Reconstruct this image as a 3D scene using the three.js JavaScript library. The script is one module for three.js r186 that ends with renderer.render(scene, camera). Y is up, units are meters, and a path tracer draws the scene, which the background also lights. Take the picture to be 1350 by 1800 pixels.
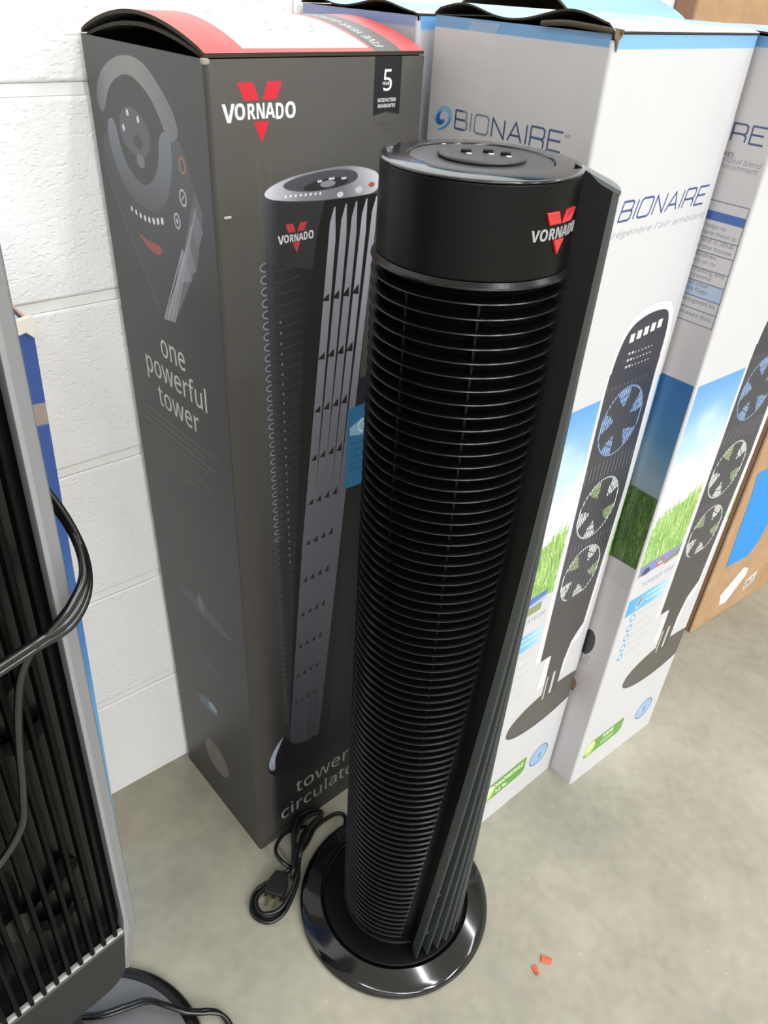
import * as THREE from 'three';
import { RoundedBoxGeometry } from 'three/addons/geometries/RoundedBoxGeometry.js';
import { mergeGeometries } from 'three/addons/utils/BufferGeometryUtils.js';
import { RectAreaLightUniformsLib } from 'three/addons/lights/RectAreaLightUniformsLib.js';
import { FontLoader } from 'three/addons/loaders/FontLoader.js';
import { TextGeometry } from 'three/addons/geometries/TextGeometry.js';

// ---------------------------------------------------------------- camera, light, exposure
RectAreaLightUniformsLib.init();
const scene = new THREE.Scene();
scene.background = new THREE.Color(0x000000);
const camera = new THREE.PerspectiveCamera(2 * Math.atan(900 / 1336.9) * 180 / Math.PI, 0.75, 0.05, 50);
camera.rotation.order = 'YXZ';
camera.rotation.set(-0.6157, -0.7256, 0.0655);
camera.position.set(-0.088, 1.1277, 0.8267);
scene.add(camera);

const renderer = new THREE.WebGLRenderer({ antialias: true });
renderer.toneMapping = THREE.LinearToneMapping;
renderer.toneMappingExposure = 0.89;
renderer.shadowMap.enabled = true;
renderer.shadowMap.type = THREE.PCFSoftShadowMap;
const LAMP = { power: 30, glow: 9, tint: new THREE.Color(0.985, 0.99, 1.035), length: 2.4 };
const LAMP_SPOTS = [[0.70, 1.7, 0.12], [2.75, 1.65, 0.12], [-1.35, 2.2, 0.12], [-1.55, 4.7, 0.32], [0.15, 4.7, 0.32], [1.9, 4.7, 0.32], [-1.55, 7.3, 0.32], [0.15, 7.3, 0.32], [1.9, 7.3, 0.32]];

// ---------------------------------------------------------------- helpers
function rngOf(seed) { let s = seed >>> 0; return () => { s = (s + 0x6D2B79F5) >>> 0; let t = s; t = Math.imul(t ^ (t >>> 15), t | 1); t ^= t + Math.imul(t ^ (t >>> 7), t | 61); return ((t ^ (t >>> 14)) >>> 0) / 4294967296; }; }
function lattice(n, seed) { const r = rngOf(seed), a = new Float32Array(n * n); for (let i = 0; i < n * n; i++) a[i] = r(); return (u, v) => { const x = u * n, y = v * n, xi = Math.floor(x), yi = Math.floor(y), fx = x - xi, fy = y - yi; const sx = fx * fx * (3 - 2 * fx), sy = fy * fy * (3 - 2 * fy); const g = (i, j) => a[(((j % n) + n) % n) * n + (((i % n) + n) % n)]; return (g(xi, yi) * (1 - sx) + g(xi + 1, yi) * sx) * (1 - sy) + (g(xi, yi + 1) * (1 - sx) + g(xi + 1, yi + 1) * sx) * sy; }; }
function dataTex(size, fn, srgb) {
  const d = new Uint8Array(size * size * 4);
  for (let j = 0; j < size; j++) for (let i = 0; i < size; i++) { const c = fn((i + 0.5) / size, (j + 0.5) / size), k = 4 * (j * size + i); d[k] = Math.max(0, Math.min(255, c[0])); d[k + 1] = Math.max(0, Math.min(255, c[1])); d[k + 2] = Math.max(0, Math.min(255, c[2])); d[k + 3] = 255; }
  const t = new THREE.DataTexture(d, size, size); t.wrapS = t.wrapT = THREE.RepeatWrapping; t.magFilter = THREE.LinearFilter; t.minFilter = THREE.LinearMipmapLinearFilter; t.generateMipmaps = true; if (srgb) t.colorSpace = THREE.SRGBColorSpace; t.needsUpdate = true; return t;
}
const std = (o) => new THREE.MeshStandardMaterial(o);
const phy = (o) => new THREE.MeshPhysicalMaterial(o);
const used = {};
function numbered(n) { used[n] = (used[n] || 0) + 1; return used[n] === 1 ? n : n + '_' + String(used[n] - 1).padStart(3, '0'); }
function thing(name, label, category, pos, group) { const g = new THREE.Group(); g.name = numbered(name); g.position.set(...pos); g.userData = { label, category }; if (group) g.userData.group = group; scene.add(g); return g; }
function part(name, geo, mat, parent, label) { const m = new THREE.Mesh(geo, mat); m.name = name; m.castShadow = m.receiveShadow = true; if (label) m.userData.label = label; parent.add(m); return m; }
function struct(name, geo, mat, parent = scene) { const m = new THREE.Mesh(geo, mat); m.name = name; m.castShadow = m.receiveShadow = true; if (parent === scene) m.userData.kind = 'structure'; parent.add(m); return m; }
const box = (w, h, d, x = 0, y = 0, z = 0) => { const g = new THREE.BoxGeometry(w, h, d); g.translate(x, y, z); return g; };
const rbox = (w, h, d, r, x = 0, y = 0, z = 0, s = 2) => { const g = new RoundedBoxGeometry(w, h, d, s, r); g.translate(x, y, z); return g; };
const tube = (pts, r, seg = 80, rad = 8, closed = false) => new THREE.TubeGeometry(new THREE.CatmullRomCurve3(pts.map(p => new THREE.Vector3(...p)), closed, 'catmullrom', 0.5), seg, r, rad, closed);
function planarUV(g, s = 1, ox = 0, oy = 0) { // uv in metres by dominant normal
  const p = g.attributes.position, n = g.attributes.normal, u = new Float32Array(p.count * 2);
  for (let i = 0; i < p.count; i++) { const ax = Math.abs(n.getX(i)), ay = Math.abs(n.getY(i)), az = Math.abs(n.getZ(i)); let a, b; if (az >= ax && az >= ay) { a = p.getX(i); b = p.getY(i); } else if (ay >= ax) { a = p.getX(i); b = p.getZ(i); } else { a = p.getZ(i); b = p.getY(i); } u[2 * i] = a * s + ox; u[2 * i + 1] = b * s + oy; }
  g.setAttribute('uv', new THREE.BufferAttribute(u, 2)); return g;
}
function gridGeo(nu, nv, fn) { // surface from fn(u,v) -> [x,y,z]
  const P = [], U = [], I = [];
  for (let j = 0; j <= nv; j++) for (let i = 0; i <= nu; i++) { P.push(...fn(i / nu, j / nv)); U.push(i / nu, j / nv); }
  for (let j = 0; j < nv; j++) for (let i = 0; i < nu; i++) { const a = j * (nu + 1) + i, b = a + 1, c = a + nu + 1, d = c + 1; I.push(a, b, d, a, d, c); }
  const g = new THREE.BufferGeometry(); g.setAttribute('position', new THREE.Float32BufferAttribute(P, 3)); g.setAttribute('uv', new THREE.Float32BufferAttribute(U, 2)); g.setIndex(I); g.computeVertexNormals(); return g;
}
function sheetGeo(nu, nv, fn, t) { // thick sheet: fn(u,v)->[x,y,z]; thickness t downwards (y); groups 0 = top, 1 = rest
  const P = [], U = [], I = [], n = (nu + 1) * (nv + 1);
  for (let k = 0; k < 2; k++) for (let j = 0; j <= nv; j++) for (let i = 0; i <= nu; i++) { const p = fn(i / nu, j / nv); P.push(p[0], p[1] - k * t, p[2]); U.push(i / nu, j / nv); }
  const q = (a, b, c, d) => I.push(a, b, d, a, d, c);
  for (let j = 0; j < nv; j++) for (let i = 0; i < nu; i++) { const a = j * (nu + 1) + i; q(a, a + 1, a + nu + 1, a + nu + 2); }
  const top = I.length;
  // separate rim vertices so that the sheet's edge stays crisp
  const rim = []; for (let i = 0; i <= nu; i++) rim.push(i); for (let j = 1; j <= nv; j++) rim.push(j * (nu + 1) + nu); for (let i = nu - 1; i >= 0; i--) rim.push(nv * (nu + 1) + i); for (let j = nv - 1; j >= 0; j--) rim.push(j * (nu + 1));
  for (let j = 0; j < nv; j++) for (let i = 0; i < nu; i++) { const a = n + j * (nu + 1) + i; I.push(a, a + nu + 2, a + 1, a, a + nu + 1, a + nu + 2); }
  const base = P.length / 3; rim.forEach(a => { for (let k = 0; k < 2; k++) { const s = 3 * (a + k * n); P.push(P[s], P[s + 1], P[s + 2]); U.push(0, 0); } });
  for (let k = 0; k < rim.length - 1; k++) { const a = base + 2 * k; I.push(a, a + 1, a + 3, a, a + 3, a + 2); }
  const g = new THREE.BufferGeometry(); g.setAttribute('position', new THREE.Float32BufferAttribute(P, 3)); g.setAttribute('uv', new THREE.Float32BufferAttribute(U, 2)); g.setIndex(I); g.computeVertexNormals(); g.addGroup(0, top, 0); g.addGroup(top, I.length - top, 1); return g;
}
// a printed surface: drawing in millimetres, x to the right, y up from the bottom edge
function print(w, h, pw, ph, draw) {
  const cv = document.createElement('canvas'); cv.width = pw; cv.height = ph; const c = cv.getContext('2d'); c.scale(pw / w, ph / h);
  const P = {
    c, w, h, rand: rngOf(77),
    rect(x, y, ww, hh, col) { c.fillStyle = col; c.fillRect(x, h - y - hh, ww, hh); },
    poly(pts, col, stroke, lw) { c.beginPath(); pts.forEach((p, i) => i ? c.lineTo(p[0], h - p[1]) : c.moveTo(p[0], h - p[1])); if (col) { c.closePath(); c.fillStyle = col; c.fill(); } if (stroke) { c.strokeStyle = stroke; c.lineWidth = lw; c.lineJoin = 'round'; c.stroke(); } },
    smooth(pts, col, stroke, lw) { c.beginPath(); c.moveTo((pts[0][0] + pts[pts.length - 1][0]) / 2, h - (pts[0][1] + pts[pts.length - 1][1]) / 2); pts.forEach((p, i) => { const q = pts[(i + 1) % pts.length]; c.quadraticCurveTo(p[0], h - p[1], (p[0] + q[0]) / 2, h - (p[1] + q[1]) / 2); }); c.closePath(); if (col) { c.fillStyle = col; c.fill(); } if (stroke) { c.strokeStyle = stroke; c.lineWidth = lw; c.stroke(); } },
    ell(x, y, rx, ry, rot, col, stroke, lw, a0 = 0, a1 = 7) { c.beginPath(); c.ellipse(x, h - y, rx, ry, -rot, -Math.min(a1, 2 * Math.PI), -a0); if (col) { c.fillStyle = col; c.fill(); } if (stroke) { c.strokeStyle = stroke; c.lineWidth = lw; c.stroke(); } },
    vgrad(y0, y1, stops) { const g = c.createLinearGradient(0, h - y1, 0, h - y0); stops.forEach(s => g.addColorStop(s[0], s[1])); return g; },
    hgrad(x0, x1, stops) { const g = c.createLinearGradient(x0, 0, x1, 0); stops.forEach(s => g.addColorStop(s[0], s[1])); return g; },
    line(pts, col, lw) { P.poly(pts, null, col, lw); },
    text(s, x, y, size, col, o = {}) { // left baseline at (x, y); o.fit stretches to that width
      c.save(); c.translate(x, h - y); if (o.rot) c.rotate(-o.rot); c.font = `${o.style || ''} ${o.weight || ''} 100px ${o.font || 'sans-serif'}`; const m = c.measureText(s).width, k = size / 100; c.transform(o.fit ? o.fit / m : k, 0, -(o.slant || 0) * k, k, 0, 0); if (o.align === 'center') c.translate(-m / 2, 0); c.fillStyle = col; c.fillText(s, 0, 0); c.restore();
    },
    lines(x, y, widths, step, size, col) { // small print too fine to read: rows of short words
      widths.forEach((ww, i) => { let u = 0; while (u < ww - 1) { const k = Math.min(2 + P.rand() * 7, ww - u); P.rect(x + u, y - i * step, k, size, col); u += k + 1.4; } });
    },
    clip(pts, fn) { c.save(); c.beginPath(); pts.forEach((p, i) => i ? c.lineTo(p[0], h - p[1]) : c.moveTo(p[0], h - p[1])); c.closePath(); c.clip(); fn(); c.restore(); },
  };
  draw(P);
  const t = new THREE.CanvasTexture(cv); t.colorSpace = THREE.SRGBColorSpace; t.anisotropy = 8; return t;
}

// ---------------------------------------------------------------- surfaces
const n8 = lattice(8, 1), n16 = lattice(16, 2), n32 = lattice(32, 3), n64 = lattice(64, 4), n128 = lattice(128, 5), n256 = lattice(256, 6);
const speck = rngOf(5);
const concreteColor = dataTex(1024, (u, v) => {
  const m = 0.35 * n8(u, v) + 0.3 * n16(u + .3, v) + 0.2 * n32(u, v + .2) + 0.15 * n64(u, v), f = n256(u, v) * 0.6 + n128(u, v) * 0.4;
  const s = speck() > 0.9996 ? 26 : 0; const k = 0.88 + 0.34 * (m - 0.5) + 0.09 * (f - 0.5);
  return [178 * k + s, 174 * k + s, 155 * k + s];
}, true);
const concreteBump = dataTex(512, (u, v) => { const k = 128 + 60 * (n64(u, v) - .5) + 50 * (n256(u, v) - .5); return [k, k, k]; });
const pitBump = dataTex(1024, (u, v) => { // painted concrete block: shallow ragged pits, rolled paint
  const a = n64(u, 2 * v) * 0.55 + n128(u + .21, 2 * v) * 0.45, b = n128(u + .37, v), d = n256(u, v), pit = Math.min(1, Math.max(0, 0.40 - a) * 9) * (0.3 + 0.9 * b);
  const k = 190 - 90 * pit + 60 * (b - .5) + 50 * (d - .5); return [k, k, k];
});
const blockPaint = std({ color: 0xf2f3f0, roughness: 0.55, bumpMap: pitBump, bumpScale: 0.0012 });
const mortarPaint = std({ color: 0xeff0ec, roughness: 0.65 });
const wallPaint = std({ color: 0xb9b9b4, roughness: 0.85 }), farPaint = std({ color: 0x77756f, roughness: 0.9 });
concreteColor.repeat.set(1 / 2.6, 1 / 2.6); concreteBump.repeat.set(1 / 0.9, 1 / 0.9);
const concrete = phy({ map: concreteColor, roughness: 0.5, bumpMap: concreteBump, bumpScale: 0.0006, clearcoat: 0.15, clearcoatRoughness: 0.35 });
const ceilingPaint = std({ color: 0xe6e6e2, roughness: 0.9 });

// ---------------------------------------------------------------- the room
{
  const X0 = -2.6, X1 = 4.4, Z1 = 8.8, H = 3.15;
  struct('floor', planarUV(box(X1 - X0 + 0.4, 0.15, Z1 + 0.6, (X0 + X1) / 2, -0.075, Z1 / 2 - 0.1)), concrete);
  struct('ceiling', box(X1 - X0 + 0.4, 0.15, Z1 + 0.6, (X0 + X1) / 2, H + 0.075, Z1 / 2 - 0.1), ceilingPaint);
  struct('wall_left', box(0.15, H, Z1, X0 - 0.075, H / 2, Z1 / 2), wallPaint);
  struct('wall_right', box(0.15, H, Z1, X1 + 0.075, H / 2, Z1 / 2), wallPaint);
  struct('wall_front', box(X1 - X0 + 0.3, H, 0.15, (X0 + X1) / 2, H / 2, Z1 + 0.075), farPaint);
  // back wall of painted concrete blocks in running bond, joints tooled in
  const wall = new THREE.Group(); wall.name = 'wall_back'; wall.userData = { kind: 'structure', label: 'white painted concrete block wall' }; scene.add(wall);
  part('mortar', box(X1 - X0 + 0.3, H, 0.18, (X0 + X1) / 2, H / 2, -0.0932), mortarPaint, wall);
  const P = 0.2032, L = 0.4064, variants = [0, 1, 2, 3, 4].map(i => planarUV(rbox(L - 0.009, P - 0.009, 0.05, 0.0055, 0, 0, 0, 3), 1 / 0.44, i * 0.377, i * 0.613));
  const pick = rngOf(11);
  for (let r = 0; r < 15; r++) {
    const y0 = 0.0053 + r * P, hh = Math.min(P, H - y0); if (hh < P) break;
    for (let k = -6; k < 11; k++) {
      const cx = 0.055 + L / 2 + k * L + (r % 2 ? 0 : 0.5 * L); if (cx - L / 2 < X0 - 0.3 || cx + L / 2 > X1 + 0.3) continue;
      const b = part('block', variants[Math.floor(pick() * 5)], blockPaint, wall); b.position.set(cx, y0 + P / 2, -0.025 - pick() * 0.0006);
    }
  }
}

// ---------------------------------------------------------------- fluorescent battens on the ceiling (above the picture)
{
  const housing = std({ color: 0xf2f2ee, roughness: 0.4 }), glow = std({ color: 0xffffff, emissive: LAMP.tint, emissiveIntensity: LAMP.glow, roughness: 0.6 });
  LAMP_SPOTS.forEach(([x, z, width]) => {
    const g = thing('ceiling_light', 'long white fluorescent batten light fixed under the ceiling', 'ceiling light', [x, 3.15, z], 'fluorescent battens under the ceiling');
    part('housing', rbox(width + 0.04, 0.07, LAMP.length + 0.04, 0.01, 0, -0.0355, 0), housing, g);
    part('diffuser', rbox(width, 0.05, LAMP.length, 0.02, 0, -0.09, 0, 4), glow, g);
    const l = new THREE.RectAreaLight(LAMP.tint, LAMP.power * (width > 0.2 ? 1.22 : 0.8), width, LAMP.length); l.position.set(0, -0.125, 0); l.rotation.x = -Math.PI / 2; g.add(l);
  });
}

// ---------------------------------------------------------------- print helpers for the cartons
function emblem(P, x0, yTop, w, hV, white, red) { // red V broken by the white name
  const k = w / 44, ht = hV / 45; const X = (u) => x0 + u * k, Y = (v) => yTop - v * ht;
  P.poly([[X(0), Y(0)], [X(15), Y(0)], [X(20.6), Y(13)], [X(6), Y(13)]], red);
  P.poly([[X(44), Y(0)], [X(29), Y(0)], [X(23.6), Y(13)], [X(38), Y(13)]], red);
  P.poly([[X(14.2), Y(28.5)], [X(29.8), Y(28.5)], [X(22), Y(45)]], red);
  const L = [['V', -15.2, 12], ['O', -4.2, 11.5], ['R', 7.6, 9], ['N', 16.6, 10], ['A', 26, 10], ['D', 35.6, 10], ['O', 45.6, 12.5]];
  L.forEach(([s, u, ww], i) => { const big = [13.8, 12.4, 11.4, 11.4, 11.4, 12.4, 13.2][i]; P.text(s, X(u), Y(26.9 + (i === 0 ? 1.6 : i > 4 ? 0.7 : 0)), big * 1.37 * ht, white, { weight: 'bold', fit: ww * k }); });
}
function strokesWord(P, x, y, cap, width, col, lw, slant = 0) { // thin extended capitals: BIONAIRE
  const G = { B: [[[0, 0], [0, 1], [.72, 1], [.88, .92], [.88, .6], [.74, .52], [0, .52]], [[.74, .52], [.95, .42], [.95, .1], [.8, 0], [0, 0]]], I: [[[0, 0], [0, 1]]], O: [[[.15, 0], [0, .12], [0, .88], [.15, 1], [.9, 1], [1.05, .88], [1.05, .12], [.9, 0], [.15, 0]]], N: [[[0, 0], [0, 1], [.9, 0], [.9, 1]]], A: [[[0, 0], [.5, 1], [1, 0]], [[.18, .32], [.82, .32]]], R: [[[0, 0], [0, 1], [.78, 1], [.92, .9], [.92, .55], [.78, .44], [0, .44]], [[.72, .44], [.92, .34], [.92, 0]]], E: [[[.9, 0], [0, 0], [0, 1], [.9, 1]], [[0, .52], [.8, .52]]] };
  const W = { B: .95, I: 0, O: 1.05, N: .9, A: 1, R: .92, E: .9 }, gap = .3; let tot = 0; for (const ch of 'BIONAIRE') tot += W[ch] + gap; tot -= gap; const k = width / tot; let u = 0;
  for (const ch of 'BIONAIRE') { for (const st of G[ch]) P.line(st.map(p => [x + (u + p[0]) * k + slant * p[1] * cap, y + p[1] * cap]), col, lw); u += W[ch] + gap; }
}
function grass(P, x0, x1, base, topFn, n, cols, lw = 0.7) { const r = rngOf(31); for (let i = 0; i < n; i++) { const x = x0 + r() * (x1 - x0), y = base + r() * (topFn(x) - base), l = 8 + r() * 22, b = (r() - .5) * 12; P.line([[x, y], [x + b * .4, y + l * .6], [x + b, Math.min(y + l, topFn(x) + 34 * r() * r())]], cols[Math.floor(r() * cols.length)], lw * (.6 + r())); } }
function swirl(P, cx, cy, s) {
  const B = ['#86b6d8', '#4f8fc2', '#2d68a8'];
  P.smooth([[cx - s, cy - .5 * s], [cx - 1.05 * s, cy + .1 * s], [cx - .3 * s, cy + .9 * s], [cx + .6 * s, cy + .9 * s], [cx + s, cy + .5 * s], [cx + .9 * s, cy - .2 * s], [cx + .3 * s, cy - .8 * s], [cx - .9 * s, cy - s], [cx, cy - .7 * s], [cx + .55 * s, cy - .2 * s], [cx + .5 * s, cy + .45 * s], [cx, cy + .6 * s], [cx - .6 * s, cy + .2 * s]], B[0]);
  P.smooth([[cx - .85 * s, cy - .35 * s], [cx - .7 * s, cy + .25 * s], [cx - .1 * s, cy + .62 * s], [cx - .45 * s, cy + .1 * s], [cx - .2 * s, cy - .2 * s], [cx + .2 * s, cy + .05 * s], [cx + .15 * s, cy - .35 * s], [cx - .4 * s, cy - .55 * s]], B[2]);
  P.smooth([[cx - .7 * s, cy - .85 * s], [cx + .1 * s, cy - .6 * s], [cx + .65 * s, cy - .1 * s], [cx + .8 * s, cy + .4 * s], [cx + .9 * s, cy - .1 * s], [cx + .2 * s, cy - .75 * s]], B[1]);
}
function printedFan(P, x0) { // picture of the white-rimmed tower fan on the white faces; x0 shifts it
  const X = (x) => x + x0, c = P.c, out = [[108, 767], [113, 800], [120, 828], [132, 842], [150, 850], [175, 852], [200, 848], [212, 836], [219, 812], [221, 765], [224, 600], [214, 362], [206, 333]];
  P.poly([...out.map(p => [X(p[0] - 3 + (p[0] > 160 ? 5 : 0)), p[1] + (p[1] > 830 ? 3 : 0)]), [X(190), 325], [X(185), 270], [X(120), 270], [X(126), 333], [X(99), 338]], '#dcdcdd', '#bcbcbf', 1);
  P.poly([[X(110), 760], [X(111), 785], [X(211), 785], [X(210), 758]], '#3a3a42'); P.smooth([[X(111), 762], [X(115), 806], [X(128), 834], [X(152), 843], [X(176), 845], [X(200), 842], [X(208), 828], [X(211), 800], [X(209), 766], [X(160), 764]], '#33333d');
  const body = [[X(110), 767], [X(210), 765], [X(216), 600], [X(207), 362], [X(180), 333], [X(176), 262], [X(140), 262], [X(138), 336], [X(113), 337], [X(111), 500]];
  P.poly(body, P.vgrad(262, 767, [[0, '#3b3b42'], [.5, '#45434a'], [1, '#4a4644']]));
  P.clip(body, () => {
    for (let i = 0; i < 26; i++) P.line([[X(110 + i * 4), 770], [X(109 + i * 4), 440]], i % 2 ? '#77777d' : '#2a2a30', 1.3);
    [[160, 713, '#8fb4e6'], [160, 588, '#e9f1ee'], [160, 480, '#eef1ea']].forEach(([cx, cy, col], k) => {
      P.ell(X(cx), cy, 41, 45, 0, null, col, 2.4); for (let a = 0; a < 5; a++) { const t = a * 1.2566 + 0.5 + k * .3; const q = (r, d) => [X(cx + r * Math.cos(t + d)), cy + 1.08 * r * Math.sin(t + d)]; P.poly([q(17, -.1), q(30, -.34), q(40, -.3), q(41, .05), q(40, .3), q(28, .22)], a % 3 === 1 && k ? '#a9bf8d' : col); P.line([q(24, -.3), q(24, .3)], '#3c3c42', 1.2); P.line([q(32, -.34), q(33, .3)], '#3c3c42', 1.2); }
      for (let i = 0; i < 26; i++) P.line([[X(110 + i * 4), cy + 50], [X(110 + i * 4), cy - 50]], '#3a3a40', 1.6);
    });
    P.rect(X(100), 300, 130, 140, P.vgrad(300, 440, [[0, 'rgba(70,66,64,0.9)'], [1, 'rgba(72,68,66,1)']]));
  });
  P.rect(X(128), 795, 56, 0.1, '#fff');
  for (let i = 0; i < 5; i++) P.rect(X(134 + i * 13), 816 + i * 1.5, 8.5, 10, '#e6e6e2');
  for (let j = 0; j < 3; j++) for (let i = 0; i < 8; i++) P.rect(X(139 + i * 6.4), 785 + j * 8, i < 2 ? 3.6 : 2.4, i < 2 ? 3 : 1.6, '#cfcfd2');
  P.ell(X(166), 214, 100, 36, 0.06, '#4b4844'); P.ell(X(166), 219, 99, 34, 0.06, '#55524c');
  P.poly([[X(139), 345], [X(207), 365], [X(186), 336], [X(178), 300], [X(177), 235], [X(139), 235], [X(140), 300]], '#4a4744');
  P.rect(X(143), 236, 4, 50, '#b8b2ac'); P.rect(X(158), 240, 6, 48, '#c8c1ba');
}
function whiteFace(french) {
  return (P) => {
    const c = P.c; P.rect(0, 0, 226, 1099, '#cbcbcd'); P.rect(0, 1089, 226, 10, '#7db2e6');
    strokesWord(P, french ? 58 : 56, 952, 17, 152, '#2b4678', 1.9, 0.28);
    P.text(french ? "régénère l'air ambiant" : 'rejuvenates ambient air', french ? 52 : 56, 937, 8, '#8f979f', { fit: 168, style: 'italic' });
    // photograph band: sky, far white hills, long grass
    P.rect(0, 479, 226, 277, P.vgrad(479, 756, [[0, '#5f9ae0'], [.22, '#8fbcf0'], [.45, '#d2e6f8'], [.62, '#f2f8fb'], [1, '#e8f0e8']]));
    const cl = rngOf(21); for (let i = 0; i < 90; i++) { const y = 560 + cl() * 150, x = cl() * 226, rr = 8 + cl() * 26, a = 0.05 + 0.13 * (1 - (y - 560) / 150), gr = c.createRadialGradient(x, 1099 - y, 0, x, 1099 - y, rr); gr.addColorStop(0, `rgba(255,255,255,${a + .1})`); gr.addColorStop(1, 'rgba(255,255,255,0)'); c.fillStyle = gr; c.fillRect(x - rr, 1099 - y - rr, 2 * rr, 2 * rr); }
    P.poly([[0, 560], [40, 578], [95, 590], [150, 612], [226, 630], [226, 479], [0, 479]], '#f4f4f0'); P.poly([[0, 549], [60, 572], [105, 578], [226, 596], [226, 479], [0, 479]], '#a8c487');
    grass(P, 0, 226, 470, (x) => 556 + x * .2, 2600, ['#6f9f45', '#8fbb58', '#b6d581', '#5b8c36', '#cfe3a0', '#7cae4c'], 0.8);
    P.rect(0, 455, 226, 24, '#cbcbcd');
    if (french) { P.rect(0, 476, 88, 14, '#5871b8'); P.poly([[0, 470], [88, 482], [88, 474], [0, 462]], '#aab9da'); P.rect(0, 459, 80, 14, '#8a9360'); P.text('VENTILATEUR', 12, 443, 12, '#6f8cae', { fit: 81 }); }
    else {
      P.rect(2, 464, 102, 20, '#7f86bd'); P.smooth([[6, 464], [14, 478], [28, 474], [30, 462]], '#4a4c66'); P.smooth([[38, 466], [52, 480], [64, 476], [58, 464]], '#b9705c'); P.smooth([[44, 470], [54, 474], [60, 468]], '#e4d2c4'); P.poly([[66, 468], [103, 478], [103, 466], [66, 460]], '#83885f');
      P.text('TOWER FAN', 20, 438, 12, '#6f8cae', { fit: 84 }); P.rect(20, 431, 20, 1.2, '#c3ccd6');
    }
    P.rect(0, 390, 100, 32, P.hgrad(0, 100, [[0, '#4fa3d8'], [.6, '#74b8e0'], [1, '#c0d6e0']])); P.lines(46, 412, [44, 44], 10, 2.4, '#dff0fa');
    P.ell(31, 405, 5, 11, -.3, '#e8eef2'); P.ell(31, 406, 3.6, 9.5, -.3, '#8a6f68');
    [378, 357, 337, 316, 296].forEach((y) => { P.ell(25, y, 6.6, 7.6, 0, '#6da3cf'); P.ell(25, y, 3.4, 4, 0, '#dcebf5'); P.lines(36, y + 2, [50, 44], 6, 1.2, '#a9adb0'); });
    printedFan(P, 0);
    P.ell(180, 74, 24, 25, 0, '#54799f'); P.ell(180, 74, 21.5, 22.5, 0, '#9ab8d6'); P.text('1', 176, 62, 22, '#4d77ad', { weight: 'bold' }); P.lines(166, 88, [28], 5, 2, '#7fa0c8'); P.lines(168, 57, [24, 18], 5, 1.6, '#7fa0c8');
    // green saving flash
    const gx = french ? 40 : 12, gy = french ? 4 : 0; P.poly([[gx, 60], [gx + 4, 84 + gy], [gx + 12, 94 + gy], [gx + 100, 96 + gy], [gx + 104, 92 + gy], [gx + 104, 66], [gx + 96, 58], [gx + 6, 56]], '#679a3f'); P.ell(gx + 14, 76, 14, 17, 0, '#b7d46a'); P.smooth([[gx + 2, 66], [gx + 10, 88], [gx + 28, 90], [gx + 18, 70]], '#e3edb4');
    if (french) { P.text('ÉCONOMISEZ', gx + 6, 80, 14, '#ecf5e2', { weight: 'bold', fit: 92 }); P.text('12 %', gx + 30, 63, 13, '#ecf5e2', { weight: 'bold' }); }
    else { P.text('SAVE', gx + 46, 80, 13, '#ecf5e2', { weight: 'bold' }); P.text('ENERGY', gx + 44, 66, 10, '#ecf5e2', {}); }
    P.lines(gx + 4, 44, [110], 5, 1.2, '#b4b4b4');
  };
}
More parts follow.
